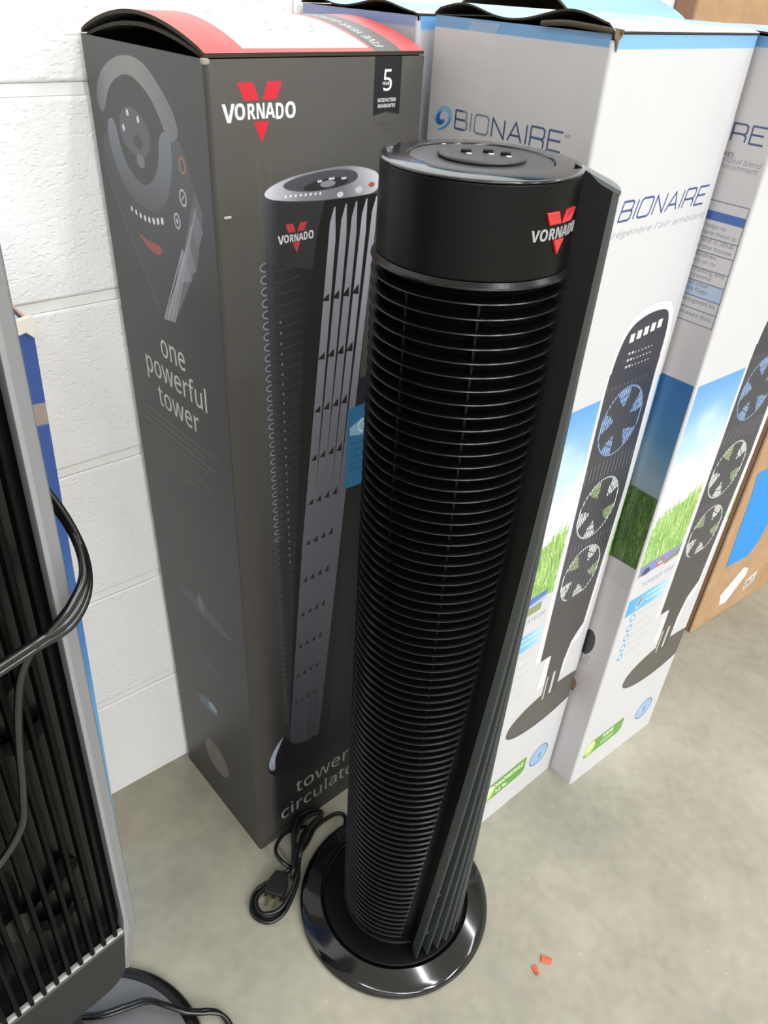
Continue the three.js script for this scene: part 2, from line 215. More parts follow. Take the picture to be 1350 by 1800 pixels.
function greySide(kind) {
  return (P) => {
    P.rect(0, 0, 199, 1099, P.hgrad(0, 199, [[0, '#cac6c8'], [1, '#c6c2c4']])); P.rect(0, 1090, 199, 9, '#6d9fcc');
    const sx = kind === 'table' ? 22 : 0; swirl(P, 21 + sx, 1016, 12.5); strokesWord(P, 38 + sx, 1010, 15.5, 131, '#33486f', 1.7); P.text('MD', 171 + sx, 1022, 4, '#41577f');
    if (kind === 'table') {
      P.text('technology.', 128, 996, 7, '#77737a', { weight: 'bold', fit: 38 }); P.text('capturing the ideal blend', 108, 990, 7, '#88848a', { fit: 88, style: 'italic' }); P.text('of home environment', 112, 984, 7, '#88848a', { fit: 82, style: 'italic' });
      P.rect(20, 825, 178, 128, '#c6c3c6'); P.rect(20, 934, 178, 9, '#3f62a4'); P.rect(20, 853.5, 178, 16.5, '#a9bdd6');
      [825, 840, 853.5, 870, 884, 901, 916, 953].forEach(y => P.line([[20, y], [198, y]], '#6c6a72', 1)); P.line([[198, 825], [198, 953]], '#6c6a72', 1);
      [['feature helps to', 'areas where there is'], ['at limit and is ideal', 'areas of the house'], ['slotted windows,', 'outdoors or rv'], ['or space cutting and', 'or dorm rooms'], ['with clean clear', 'see where flags'], ['ing is designed to'], ['ability makes this']].forEach((t, i) => { const y = [926, 911, 896, 880, 865, 847, 832][i]; t.forEach((s, j) => P.text(s, 128, y - j * 6.6, 6.2, '#6f6d76', { fit: s.length > 17 ? 66 : 52 })); });
    }
    P.rect(0, 477, 199, 279, P.vgrad(477, 756, [[0, '#2f66a0'], [.3, '#46789f'], [.55, '#7f939e'], [.75, '#8a9a96'], [1, '#4c6a38']]));
    const cl = rngOf(22); for (let i = 0; i < 50; i++) { const y = 600 + cl() * 90, x = cl() * 199, rr = 14 + cl() * 30, gr = P.c.createRadialGradient(x, 1099 - y, 0, x, 1099 - y, rr); gr.addColorStop(0, 'rgba(165,176,186,0.16)'); gr.addColorStop(1, 'rgba(165,176,186,0)'); P.c.fillStyle = gr; P.c.fillRect(x - rr, 1099 - y - rr, 2 * rr, 2 * rr); } P.poly([[0, 590], [80, 600], [199, 596], [199, 477], [0, 477]], '#3f5a2a');
    grass(P, 0, 199, 468, (x) => 588 + 10 * Math.sin(x * .06), 2600, ['#3c5a26', '#2d4a1f', '#547734', '#6b8c40', '#24401a', '#4a6a2c'], 0.9);
    P.poly([[0, 470], [199, 480], [199, 440], [0, 440]], '#bfbbbd');
    P.ell(158, 310, 13, 26, -.1, '#34343c'); P.lines(146, 284, [26, 24, 22, 24, 18], 5, 1.6, '#77757a'); P.ell(152, 214, 9, 12, 0, '#a07868'); P.rect(145, 200, 14, 3, '#3c3a3e'); P.lines(120, 190, [24, 20], 5, 1, '#aaa6aa');
  };
}

// ---------------------------------------------------------------- cartons
const kraft = std({ color: 0xb9946a, roughness: 0.9 }), kraftDark = std({ color: 0x6b5a45, roughness: 0.95 }), innerDark = std({ color: 0x2a2722, roughness: 0.95 });
const fibreBump = dataTex(256, (u, v) => { const k = 128 + 70 * (n64(u * .25, v) - .5) + 40 * (n256(u, v) - .5); return [k, k, k]; });
function printed(tex, rough = 0.5, coat = 0.15) { return phy({ map: tex, roughness: rough, clearcoat: coat, clearcoatRoughness: 0.4, bumpMap: fibreBump, bumpScale: 0.0002 }); }
const boardEdge = std({ color: 0x39352a, roughness: 0.95 });
const T = 0.0025, R = 0.0035;
// a carton stands with its front left fold at the group's origin: front to +z, left side to -x
function cartonShell(g, w, d, h, m) {
  const panel = (ww, hh) => { const b = new THREE.BoxGeometry(ww, hh, T); return b; };
  const edge = m.edge || kraft, six = (face) => [edge, edge, edge, edge, face, innerDark];
  const f = part('front_panel', panel(w - R, h), six(m.front), g, m.frontLabel); f.position.set(R + (w - R) / 2, h / 2, -T / 2);
  const s = part('side_panel', panel(d - R, h), six(m.side), g, m.sideLabel); s.position.set(T / 2, h / 2, -R - (d - R) / 2); s.rotation.y = -Math.PI / 2;
  const s2 = part('side_panel', panel(d - T, h), six(m.plain), g); s2.position.set(w - T / 2, h / 2, -T - (d - T) / 2); s2.rotation.y = Math.PI / 2;
  const b = part('back_panel', panel(w - 2 * T, h), six(m.plain), g); b.position.set(w / 2, h / 2, -d + T / 2); b.rotation.y = Math.PI;
  // rounded fold between side and front
  const q = new THREE.Shape(); q.moveTo(0, -R); for (let i = 1; i <= 8; i++) { const a = Math.PI - i / 8 * Math.PI / 2; q.lineTo(R + R * Math.cos(a), -R + R * Math.sin(a)); } q.lineTo(R, -T); for (let i = 1; i <= 4; i++) { const a = Math.PI / 2 + i / 4 * Math.PI / 2; q.lineTo(R + (R - T) * Math.cos(a), -R + (R - T) * Math.sin(a)); } q.closePath();
  const e = new THREE.ExtrudeGeometry(q, { depth: h - 0.004, bevelEnabled: false }); e.rotateX(-Math.PI / 2); // shape y -> -z
  const pos = e.attributes.position; for (let i = 0; i < pos.count; i++) pos.setZ(i, -Math.abs(pos.getZ(i)) * 1); e.scale(1, 1, 1); e.computeVertexNormals();
  part('corner_fold', e, m.fold, g);
  part('bottom_flap', box(w - 2 * T, T, d - 2 * T, w / 2, T / 2, -d / 2), kraftDark, g);
}
function placeCarton(name, label, x, z, a, group) { const g = thing(name, label, 'box', [x, 0, z], group); g.rotation.y = -a; return g; }

// the dark carton of the black fan
{
  const w = 0.231, d = 0.2186, h = 1.0673;
  const g = placeCarton('fan_carton', 'tall dark grey carton with domed red top and printed tower fan beside the block wall', 0.2311, 0.2290, -0.0340);
  const front = print(231, 1067, 512, 2048, (P) => {
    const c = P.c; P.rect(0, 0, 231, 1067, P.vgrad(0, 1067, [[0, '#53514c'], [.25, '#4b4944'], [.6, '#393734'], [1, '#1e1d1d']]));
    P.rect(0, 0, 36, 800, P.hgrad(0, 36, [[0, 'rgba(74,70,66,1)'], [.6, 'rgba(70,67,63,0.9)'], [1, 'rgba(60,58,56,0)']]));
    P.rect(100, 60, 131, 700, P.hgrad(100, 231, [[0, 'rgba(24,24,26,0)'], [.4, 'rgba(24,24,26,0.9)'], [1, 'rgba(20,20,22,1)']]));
    emblem(P, 25, 1051, 44, 45, '#f4f4f2', '#cc2233');
    // ribbon with the five
    P.poly([[170, 1067], [203, 1067], [203, 1020], [186.5, 1023], [170, 1020]], '#141417'); P.text('5', 186.5, 1040, 24, '#f2f2f2', { align: 'center' }); P.rect(180, 1044, 8, 4, '#141417'); P.text('YEAR', 180, 1044.6, 4, '#f2f2f2', { weight: 'bold', fit: 9 });
    P.text('SATISFACTION', 186.5, 1031, 4.2, '#e8e8e8', { weight: 'bold', align: 'center', fit: 23 }); P.text('GUARANTEE', 186.5, 1026.4, 4.2, '#e8e8e8', { weight: 'bold', align: 'center', fit: 22 }); P.text('model no.', 172, 1012, 5, '#34322f'); P.text('tower', 182, 1006, 5, '#34322f');
    // faint rubbed scratches
    for (let i = 0; i < 9; i++) { const x = 40 + P.rand() * 30; P.line([[x, 1000 - P.rand() * 20], [x - 2, 940 - P.rand() * 20]], 'rgba(120,116,108,0.22)', 0.6); }
    // printed fan: louvred drum on the left, vane panel on the right
    const drum = [[48, 966], [47, 906], [43, 905], [41, 860], [42, 820], [44, 690], [48, 520], [52, 400], [55, 260], [62, 190], [130, 165], [150, 560], [181, 950]];
    P.poly(drum, P.hgrad(40, 120, [[0, '#4c4c55'], [.2, '#303036'], [.55, '#1a1a1d'], [1, '#0d0d0f']]));
    for (let i = 0; i < 62; i++) { const y = 902 - i * 11.2 + i * i * 0.012, x = 42 + (902 - y) * 0.016, rr = 6.2 - i * .05; P.ell(x + 5, y, 7, rr * .66, 0, i < 30 ? '#3d3d45' : '#2c2c32'); P.ell(x + 4, y, 6, rr * .62, 0, null, i < 30 ? '#8d8d98' : '#55555f', 1.3, Math.PI / 2, Math.PI * 1.5); P.line([[x + 4, y - rr * .62], [x + 22, y - rr * .9], [x + 44, y - rr * .5]], i < 24 ? '#3b3b42' : '#2a2a30', 1.1); if (i > 4) P.rect(x + 17, y - 1, 2, 2.6, i < 34 ? '#85858d' : '#4a4a50'); }
    P.poly([[47, 966], [49, 905], [101, 891], [106, 925], [115, 954], [99, 954], [68, 959]], P.hgrad(46, 110, [[0, '#50505a'], [.25, '#2c2c31'], [1, '#303034']]));
    P.poly([[115, 953], [181, 952], [176, 900], [150, 700], [112, 166], [55, 182], [88, 819], [105, 920]], '#0b0b0d');
    // vanes
    const vane = (t, b, wT, wB, k) => P.poly([[t[0], t[1]], [t[0] + 1.6, t[1]], [t[0] - 1 + wT * .3, t[1] - 30], [b[0] + wB, b[1]], [b[0], b[1] + 3], [(t[0] + b[0]) / 2 - 6, (t[1] + b[1]) / 2], [t[0] - 5, t[1] - 14]], P.vgrad(160, 950, [[0, k > 2 ? '#c9c9d2' : '#b4b4be'], [.3, '#74747e'], [.7, '#4e4e58'], [1, '#36363e']]));
    [[[126, 946], [55, 184], 11, 11], [[140, 947], [66, 180], 10, 11], [[153, 948], [77, 177], 9, 10], [[166, 949], [88, 174], 7, 10], [[179, 950], [99, 171], 5, 10]].forEach((v, i) => vane(...v, i));
    for (let j = 0; j < 11; j++) { const y = 858 - j * 62 + j * j * .5; for (let i = 0; i < 4; i++) { const x = 112 - (858 - y) * .078 + i * (13 - j * .25); P.poly([[x, y], [x + 9 - j * .4, y + 6 + i], [x + 9 - j * .4, y - 2]], '#0c0c0f'); } }
    // head, control plate, buttons
    P.smooth([[46, 966], [56, 972], [77, 977], [110, 980], [140, 981], [165, 977], [183, 970], [182, 953], [150, 952], [115, 953], [99, 954], [68, 957], [50, 961]], P.hgrad(46, 183, [[0, '#d9d9df'], [.3, '#8e8e98'], [.65, '#7d7d88'], [1, '#e4e4e8']]));
    P.smooth([[66, 972], [90, 977], [125, 979], [152, 976], [156, 967], [130, 962], [95, 962], [70, 966]], '#4a4a52'); P.smooth([[89, 967], [105, 971], [130, 972], [144, 969], [140, 964], [110, 962], [92, 963]], '#26262b');
    P.rect(106, 969, 5, 2, '#d8d8dc'); P.rect(119, 970, 7, 2, '#d8d8dc'); P.rect(134, 969, 6, 2, '#d8d8dc'); P.ell(118, 967, 9, 3, 0, '#8d8d95'); for (let i = 0; i < 8; i++) P.ell(70 + i * 5.6, 961 - i * .2, 1.2, 1.2, 0, '#f0f0f2');
    P.ell(133, 956, 4, 2.6, 0, '#e6e6ea'); P.ell(156, 958, 4.6, 3, 0, '#dadade'); P.ell(172, 961, 4, 2.2, 0, '#b8563c');
    emblem(P, 69, 937, 25, 27, '#e4e4e6', '#c03a40');
    // blue sticker
    P.poly([[151, 725], [200, 727], [200, 615], [148, 618]], '#2f6f98'); P.poly([[154, 700], [172, 708], [200, 706], [200, 690], [170, 686], [154, 690]], '#8fb8cc'); P.ell(176, 698, 9, 8, 0, null, '#e8f0f4', 1.6); P.lines(156, 676, [40, 34, 40, 38, 30], 9, 2.4, '#20597f');
    // base of the printed fan
    P.smooth([[50, 238], [36, 226], [18, 196], [20, 168], [45, 150], [120, 118], [200, 116], [231, 130], [231, 220], [130, 190], [66, 196]], '#101013'); P.smooth([[50, 238], [33, 224], [19, 196], [22, 176], [32, 172], [30, 196], [40, 220]], P.vgrad(165, 240, [[0, '#7f8896'], [.6, '#9aa2b0'], [1, '#5a6278']]));
    P.poly([[30, 172], [60, 168], [231, 150], [231, 60], [30, 60]], 'rgba(16,16,18,0.55)');
    P.text('tower', 66, 84, 40, '#8c8a86', { fit: 108 }); P.text('circulator', 36, 40, 40, '#8c8a86', { fit: 168 });
  });
  const side = print(219, 1067, 512, 2048, (P) => {
    P.rect(0, 0, 219, 1067, P.vgrad(0, 1067, [[0, '#3b3a3c'], [.5, '#353636'], [1, '#2b2927']]));
    P.rect(0, 300, 219, 500, P.vgrad(300, 800, [[0, 'rgba(58,62,62,0)'], [.5, 'rgba(58,64,64,0.8)'], [1, 'rgba(52,54,56,0)']]));
    // cropped view onto the fan's head
    P.smooth([[6, 960], [18, 942], [46, 900], [79, 857], [95, 829], [106, 824], [130, 828], [150, 866], [184, 912], [202, 950], [191, 968], [172, 1008], [120, 1020], [30, 1000]], P.vgrad(820, 1010, [[0, '#54525a'], [.4, '#403f45'], [1, '#3d3c3c']]));
    P.ell(92, 994, 62, 50, 0.34, '#3a393a');
    P.smooth([[15, 1012], [18, 1026], [34, 1042], [60, 1053], [90, 1059], [122, 1056], [150, 1038], [166, 1024], [173, 1008], [162, 1000], [151, 999], [140, 1017], [126, 1031], [104, 1041], [84, 1044], [60, 1037], [42, 1026], [30, 1008], [22, 1004]], P.hgrad(10, 175, [[0, '#5d5960'], [.2, '#858184'], [.55, '#8b8887'], [.85, '#77757a'], [1, '#6c6c74']]));
    P.smooth([[30, 996], [31, 976], [42, 954], [62, 938], [88, 931], [112, 931], [138, 946], [152, 970], [158, 998], [146, 1008], [134, 1000], [131, 982], [120, 964], [101, 953], [80, 955], [62, 966], [53, 982], [50, 1000], [40, 1004]], P.vgrad(930, 1006, [[0, '#757c86'], [.5, '#666a72'], [1, '#4d4c50']]));
    P.smooth([[56, 1000], [66, 1014], [86, 1019], [108, 1012], [120, 1000], [110, 978], [80, 976], [60, 986]], '#56565e'); [[78, 1012], [98, 1009], [66, 998]].forEach(p => P.ell(p[0], p[1], 2.6, 3, 0, '#d8d8de')); P.ell(93, 990, 9, 6, 0, '#3c3b3d'); P.ell(94, 974, 8, 6, 0, '#74747c');
    for (let i = 0; i < 8; i++) P.ell(61 + i * 9, 925 - 4 * Math.sin(i * .45) + i * .3, 1.8 + i * .12, 2.6 + i * .14, 0, '#e4e4e8');
    P.ell(173, 984, 5, 6, 0, null, '#a06a40', 2); P.ell(169, 957, 5.6, 6.6, 0, null, '#b9b9be', 1.8); P.line([[166, 954], [172, 960]], '#b9b9be', 1.4); P.ell(154, 934, 5, 6.4, 0, null, '#b9b9be', 1.8); P.ell(154, 934, 2, 2.6, 0, '#b9b9be');
    P.smooth([[66, 906], [88, 900], [112, 903], [118, 896], [104, 890], [84, 894]], '#a2463c');
    const V = [[191, 968, 202, 950], [188, 952, 200, 935], [180, 936, 190, 912], [172, 921, 182, 896], [159, 910, 172, 884]]; V.forEach((v, i) => P.poly([[v[0], v[1]], [v[2], v[3]], [184 - i * 9, 900 - i * 6], [128, 830], [105, 826], [146 + i * -2, 880 - i * 2]], ['#5a5860', '#6f6d76', '#64626a', '#7c7a84', '#8a8892'][i]));
    P.line([[159, 910], [105, 827]], '#aaa8b0', 1.5); P.line([[172, 921], [112, 828]], '#b4b2ba', 1.2); P.line([[180, 936], [120, 829]], '#a4a2aa', 1.2); P.line([[190, 952], [128, 830]], '#a4a2aa', 1);
    P.line([[18, 942], [46, 900], [79, 857], [95, 829]], '#6c6a70', 1.2);
    P.text('one', 86, 780, 36, '#cfcfcf', { fit: 55 }); P.text('powerful', 43, 748, 36, '#cfcfcf', { fit: 138 }); P.text('tower', 66, 714, 36, '#cfcfcf', { fit: 92 });
    P.lines(24, 696, [166, 140, 160], 9, 1.5, '#6c6c6a'); P.lines(44, 669, [128, 92, 110, 128, 80, 96, 70], 7, 1.4, '#62625f'); P.lines(44, 590, [110, 100, 128, 84, 120, 110, 96], 9, 1.2, '#4b4b4a');
    P.lines(60, 500, [120, 110, 80], 8, 1.2, '#4a4b4c'); P.smooth([[46, 432], [100, 446], [190, 432], [194, 424], [120, 420], [60, 424]], 'rgba(70,82,104,0.7)'); P.ell(112, 440, 8, 14, 0, '#6a6a66'); P.lines(90, 424, [90], 8, 1.2, '#6a7068');
    P.smooth([[70, 330], [120, 340], [170, 326], [110, 318]], 'rgba(66,72,92,0.6)'); P.lines(90, 316, [80], 7, 1.2, '#4a5650'); P.smooth([[60, 222], [96, 244], [128, 240], [124, 222], [90, 214]], '#4c6078'); P.smooth([[96, 232], [112, 246], [128, 236], [116, 226]], '#8aa4b0');
    P.ell(107, 110, 34, 33, 0, '#6a6462'); P.ell(107, 110, 28, 27, 0, null, '#5b5654', 2); P.lines(92, 116, [30, 24, 28], 8, 2, '#4c4846');
  });
  const plain = phy({ color: 0x3a3835, roughness: 0.5, clearcoat: 0.15, clearcoatRoughness: 0.4 });
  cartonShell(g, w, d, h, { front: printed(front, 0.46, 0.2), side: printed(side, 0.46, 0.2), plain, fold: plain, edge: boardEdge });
  // domed lid, two sheets springing from the front and back folds
  const arch = (amp, y0) => (u, v) => { const s = Math.sin(Math.PI * v); return [0.001 + u * (w - 0.002), y0 + amp * Math.pow(s, 0.85) * (1 - 0.06 * Math.sin(Math.PI * u)), -v * d]; };
  const lidTex = print(231, 219, 512, 512, (P) => {
    P.rect(0, 0, 231, 219, '#d5494a'); P.rect(0, 0, 26, 219, '#c73e40'); P.poly([[38, 6], [168, 6], [162, 128], [44, 122]], '#f2f1ee');
    P.poly([[171, 0], [203, 0], [203, 180], [171, 180]], '#4b4746'); P.text('FIVE YEAR GUARANTEE', 188, 6, 13, '#dedede', { rot: Math.PI / 2, fit: 130 });
    [[84, 40], [104, 44], [126, 38], [92, 60], [116, 58], [136, 52]].forEach(p => P.poly([[p[0], p[1]], [p[0] + 9, p[1] + 7], [p[0] + 11, p[1] + 4], [p[0] + 3, p[1] - 2]], '#a8a8a8'));
  });
  part('top_flap', sheetGeo(16, 24, arch(0.021, h + 0.004), 0.003), [printed(lidTex, 0.35, 0.5), boardEdge], g, 'red domed top flap with a white label');
  part('inner_flap', sheetGeo(10, 20, (u, v) => { const p = arch(0.0165, h)(u, v); return [0.004 + u * (w - 0.008), p[1], p[2] * 0.98 - 0.002]; }, 0.003), [innerDark, boardEdge], g);
  part('corner_tear', rbox(0.0062, 0.0048, 0.0056, 0.0016, 0.002, h - 0.0015, -0.002), std({ color: 0x9c9484, roughness: 0.9 }), g, 'torn bare board at the corner');
  part('dent', rbox(0.007, 0.0022, 0.0014, 0.0006, 0.012, 0.951, 0.0005), std({ color: 0xb5b0a6, roughness: 0.9 }), g, 'small pale nick');
}

// white and grey cartons
const whitePrintFr = printed(print(226, 1099, 512, 2048, whiteFace(true)), 0.42, 0.2), whitePrintEn = printed(print(226, 1099, 512, 2048, whiteFace(false)), 0.42, 0.2);
const greyLogo = printed(print(199, 1099, 448, 2048, greySide('logo')), 0.4, 0.3), greyTable = printed(print(199, 1099, 448, 2048, greySide('table')), 0.4, 0.3);
const plainWhite = phy({ color: 0xcbcbcd, roughness: 0.45, clearcoat: 0.2, clearcoatRoughness: 0.4 }), lidBlue = phy({ color: 0x8fc4ee, roughness: 0.4, clearcoat: 0.3, clearcoatRoughness: 0.35, bumpMap: fibreBump, bumpScale: 0.0006 });
const lidTexture = printed(print(226, 200, 256, 256, (P) => { P.rect(0, 0, 226, 200, '#9fd0f4'); const r = rngOf(9); for (let i = 0; i < 60; i++) P.smooth([[r() * 226, r() * 200], [r() * 226, r() * 200], [r() * 226, r() * 200]].map((p, k, a) => [a[0][0] + (p[0] - a[0][0]) * .12, a[0][1] + (p[1] - a[0][1]) * .12]), 'rgba(244,248,250,0.7)'); P.rect(90, 0, 40, 200, 'rgba(250,252,253,0.85)'); P.rect(0, 0, 226, 14, 'rgba(250,250,250,0.8)'); }), 0.35, 0.4);
const lidEdge = std({ color: 0xa9b6c0, roughness: 0.8 });
const tapeMat = phy({ color: 0xf4f4f4, roughness: 0.18, transparent: true, opacity: 0.2, clearcoat: 0.6, clearcoatRoughness: 0.15 });
const tearMat = std({ color: 0x4a4132, roughness: 0.95 });
function wavyLid(g, w, d, h, bumps, amp, lift = 0) { // lid that bulges off the left edge in waves and lies down to the right
  const f = (u, v) => { let b = 0; for (const [c0, s, k] of bumps) b += k * Math.exp(-Math.pow((v - c0) / s, 2)); const edge = Math.min(1, v / 0.03, (1 - v) / 0.03); return [-0.002 + u * (w + 0.003), h + 0.0022 + lift + amp * b * edge * (1 - 0.55 * u), 0.001 - v * (d + 0.001)]; };
  part('top_flap', sheetGeo(14, 60, f, 0.0016), [lidTexture, boardEdge], g, 'light blue top flap, crumpled and bulging');
}
{
  const g = placeCarton('fan_carton', 'white and grey carton with French lettering standing right behind the black fan', 0.487, 0.4093, -0.0216);
  cartonShell(g, 0.225, 0.1987, 1.0987, { front: whitePrintFr, side: greyLogo, plain: plainWhite, fold: plainWhite, edge: lidEdge });
  wavyLid(g, 0.225, 0.1987, 1.0987, [[0.82, 0.17, 0.7], [0.22, 0.2, 0.9]], 0.013);
  // crushed corner and clear tape
  const t = gridGeo(4, 30, (u, v) => [-0.0008 - 0.0006 * Math.sin(v * 40 + u * 4), 1.097 - v * 0.105, -0.118 - 0.034 * u - 0.004 * Math.sin(v * 14)]);
  part('tape', t, tapeMat, g, 'strip of clear tape');
  const sh = new THREE.Shape(); [[0, 0], [0.012, 0.001], [0.010, -0.004], [0.007, -0.006], [0.006, -0.014], [0.004, -0.007], [0.001, -0.005]].forEach((p, i) => i ? sh.lineTo(...p) : sh.moveTo(...p));
  const tg = new THREE.ExtrudeGeometry(sh, { depth: 0.0012, bevelEnabled: false }); tg.translate(-0.003, 1.101, 0.0006); part('corner_tear', tg, std({ color: 0x75604c, roughness: 0.95 }), g, 'torn corner showing bare board');
  part('corner_crush', tube([[-0.004, 1.101, -0.07], [-0.0045, 1.103, -0.045], [-0.004, 1.102, -0.02], [-0.002, 1.101, -0.004], [0.006, 1.1, 0.0015]], 0.0022, 30, 7), tearMat, g, 'crushed dark lid edge at the corner');
}
{
  const g = placeCarton('fan_carton', 'rightmost white carton with blue band and TOWER FAN lettering beside the brown box', 0.716, 0.4505, 0.0207);
  cartonShell(g, 0.2262, 0.1987, 1.0987, { front: whitePrintEn, side: greyTable, plain: plainWhite, fold: plainWhite, edge: lidEdge });
  wavyLid(g, 0.2262, 0.1987, 1.0987, [[0.5, 0.3, 0.4]], 0.008);
}
const plainGrey = printed(print(199, 1099, 64, 512, (P) => { P.rect(0, 0, 199, 1099, '#cbc6c9'); P.rect(0, 1090, 199, 9, '#8b9fd0'); }), 0.4, 0.3), whiteBand = printed(print(226, 1099, 64, 512, (P) => { P.rect(0, 0, 226, 1099, '#cbcbcd'); P.rect(0, 1088, 226, 11, '#6cb0ea'); }), 0.42, 0.2);
{
  const g = placeCarton('fan_carton', 'grey sided carton against the wall just behind the dark red topped carton', 0.4770, 0.1925, -0.035);
  cartonShell(g, 0.219, 0.181, 1.0966, { front: whiteBand, side: plainGrey, plain: plainWhite, fold: plainWhite, edge: lidEdge });
  wavyLid(g, 0.219, 0.181, 1.0966, [[0.86, 0.13, 0.55], [0.3, 0.2, 0.8]], 0.010);
}
{
  const g = placeCarton('fan_carton', 'carton with high domed light blue lid at the wall behind the white cartons', 0.7060, 0.1900, 0);
  cartonShell(g, 0.224, 0.181, 1.0966, { front: whiteBand, side: plainGrey, plain: plainWhite, fold: plainWhite, edge: lidEdge });
  const f = (u, v) => [u * 0.224, 1.0988 + 0.034 * Math.pow(Math.sin(Math.PI * v), 0.8) * (1 - 0.25 * u), -v * 0.181];
  part('top_flap', sheetGeo(10, 30, f, 0.0025), [lidBlue, kraftDark], g, 'domed light blue lid');
}
// thin brown cardboard behind them
const kraftTex = (seed) => dataTex(256, (u, v) => { const m = n16(u, v) * .5 + n64(u, v) * .3 + n128(u * .2, v + seed) * .2, k = 0.94 + .14 * (m - .5); return [190 * k, 154 * k, 115 * k]; }, true);
const kraftFace = std({ map: kraftTex(0.1), roughness: 0.85, bumpMap: fibreBump, bumpScale: 0.0003 }), kraftSide = std({ color: 0x92705a, roughness: 0.9 });
{
  const g = placeCarton('cardboard_box', 'thin brown cardboard box leaning on the wall at the top right', 1.1880, 0.0420, 0);
  part('front_panel', planarUV(box(0.62, 1.36, 0.004, 0.31, 0.68, -0.002), 1.2), kraftFace, g); part('side_panel', box(0.004, 1.36, 0.035, 0.002, 0.68, -0.0215), kraftSide, g); part('side_panel', box(0.004, 1.36, 0.035, 0.618, 0.68, -0.0215), kraftSide, g); part('top_flap', box(0.612, 0.004, 0.035, 0.31, 1.358, -0.0215), kraftFace, g); part('back_panel', box(0.612, 1.356, 0.003, 0.31, 0.678, -0.0375), kraftSide, g);
}
// brown box on the floor at the right
{
  const w = 0.5, d = 0.29, h = 0.66, g = placeCarton('cardboard_box', 'brown cardboard box with bright blue patch standing on the floor at the right edge', 1.226, 0.3664, 0.052);
  part('front_panel', planarUV(rbox(w, h, 0.006, 0.0025, w / 2, h / 2, -0.003), 1.4), kraftFace, g);
  part('side_panel', planarUV(box(0.006, h, d - 0.007, 0.003, h / 2, -0.007 - (d - 0.007) / 2)), kraftSide, g); part('side_panel', box(0.006, h, d - 0.007, w - 0.003, h / 2, -0.007 - (d - 0.007) / 2), kraftSide, g); part('back_panel', box(w - 0.014, h, 0.006, w / 2, h / 2, -d + 0.003), kraftSide, g);
  part('top_flap', box(w - 0.014, 0.004, d - 0.014, w / 2, h - 0.004, -d / 2), kraftFace, g); part('bottom_flap', box(w - 0.014, 0.004, d - 0.014, w / 2, 0.004, -d / 2), kraftSide, g);
  const flat = (pts, t) => { const s = new THREE.Shape(); pts.forEach((p, i) => i ? s.lineTo(...p) : s.moveTo(...p)); const e = new THREE.ExtrudeGeometry(s, { depth: t, bevelEnabled: false }); e.translate(0, 0, 0.0002); return e; };
  part('blue_patch', flat([[0.044, 0.165], [0.128, 0.160], [0.150, 0.19], [0.205, 0.405], [0.02, 0.402], [0.03, 0.34]], 0.0006), std({ color: 0x2f8fe8, roughness: 0.6 }), g, 'bright blue patch');
  part('white_label', flat([[0.074, 0.072], [0.086, 0.040], [0.112, 0.035], [0.160, 0.094], [0.157, 0.112], [0.136, 0.124]], 0.0006), std({ color: 0xf4f4f2, roughness: 0.5 }), g, 'blank white label');
  const lt = print(60, 40, 192, 128, (P) => { P.rect(0, 0, 60, 40, '#d9d0c4'); P.text('061', 6, 10, 26, '#57514c', { weight: 'bold', fit: 46 }); P.line([[4, 5], [56, 5]], '#57514c', 2); });
  const lb = gridGeo(1, 1, (u, v) => [0.173 + 0.041 * u - 0.001 * v, 0.037 + 0.013 * u + 0.034 * v, 0.0007]); part('number_label', lb, std({ map: lt, roughness: 0.6 }), g, 'small printed number label');
}

// ---------------------------------------------------------------- narrow blue carton on the left, tipped sideways
{
  const g = thing('fan_carton', 'narrow blue carton with torn top corner and tape behind the silver framed fan', 'box', [0.0605, 0, 0.1]); g.rotation.z = -0.0495;
  const w = 0.17, d = 0.09, h = 0.845;
  const face = printed(print(170, 845, 128, 1024, (P) => { P.rect(0, 0, 170, 845, P.vgrad(0, 845, [[0, '#2a4c94'], [.28, '#2b559e'], [.42, '#3a74b8'], [.62, '#66a8dc'], [1, '#7fbce8']])); P.rect(0, 739, 170, 24, '#a08e84'); P.rect(0, 838, 170, 7, '#eeeade'); }), 0.4, 0.3);
  const six = [kraft, kraft, kraftDark, kraft, face, innerDark];
  const f = part('front_panel', new THREE.BoxGeometry(w, h, T), six, g); f.position.set(-w / 2, h / 2, -T / 2);
  part('side_panel', box(T, h, d - T - 0.001, -T / 2, h / 2, -T - (d - T) / 2), std({ color: 0xc9a89a, roughness: 0.8 }), g); part('side_panel', box(T, h, d - T - 0.001, -w + T / 2, h / 2, -T - (d - T) / 2), face, g); part('back_panel', box(w - 2 * T - 0.001, h, T, -w / 2, h / 2, -d + T / 2), face, g); part('bottom_flap', box(w - 2 * T - 0.001, T, d - 2 * T - 0.002, -w / 2, T / 2, -d / 2), kraftDark, g);
  part('top_flap', sheetGeo(8, 8, (u, v) => [-w + u * (w - 0.008), h + 0.002 + 0.03 * (1 - u) * (1 - v * .4), -v * d], 0.0025), [lidBlue, kraftDark], g, 'light blue lid flap sprung open');
  const sh = new THREE.Shape(); [[0, 0], [0.014, 0.003], [0.017, -0.004], [0.014, -0.016], [0.008, -0.010], [0.002, -0.012], [-0.004, -0.006]].forEach((p, i) => i ? sh.lineTo(...p) : sh.moveTo(...p));
  const tg = new THREE.ExtrudeGeometry(sh, { depth: 0.003, bevelEnabled: true, bevelThickness: 0.0012, bevelSize: 0.0012, bevelSegments: 2 }); tg.translate(-0.016, h + 0.004, 0.0012); part('corner_tear', tg, std({ color: 0xe8e2d4, roughness: 0.9 }), g, 'torn white corner');
}

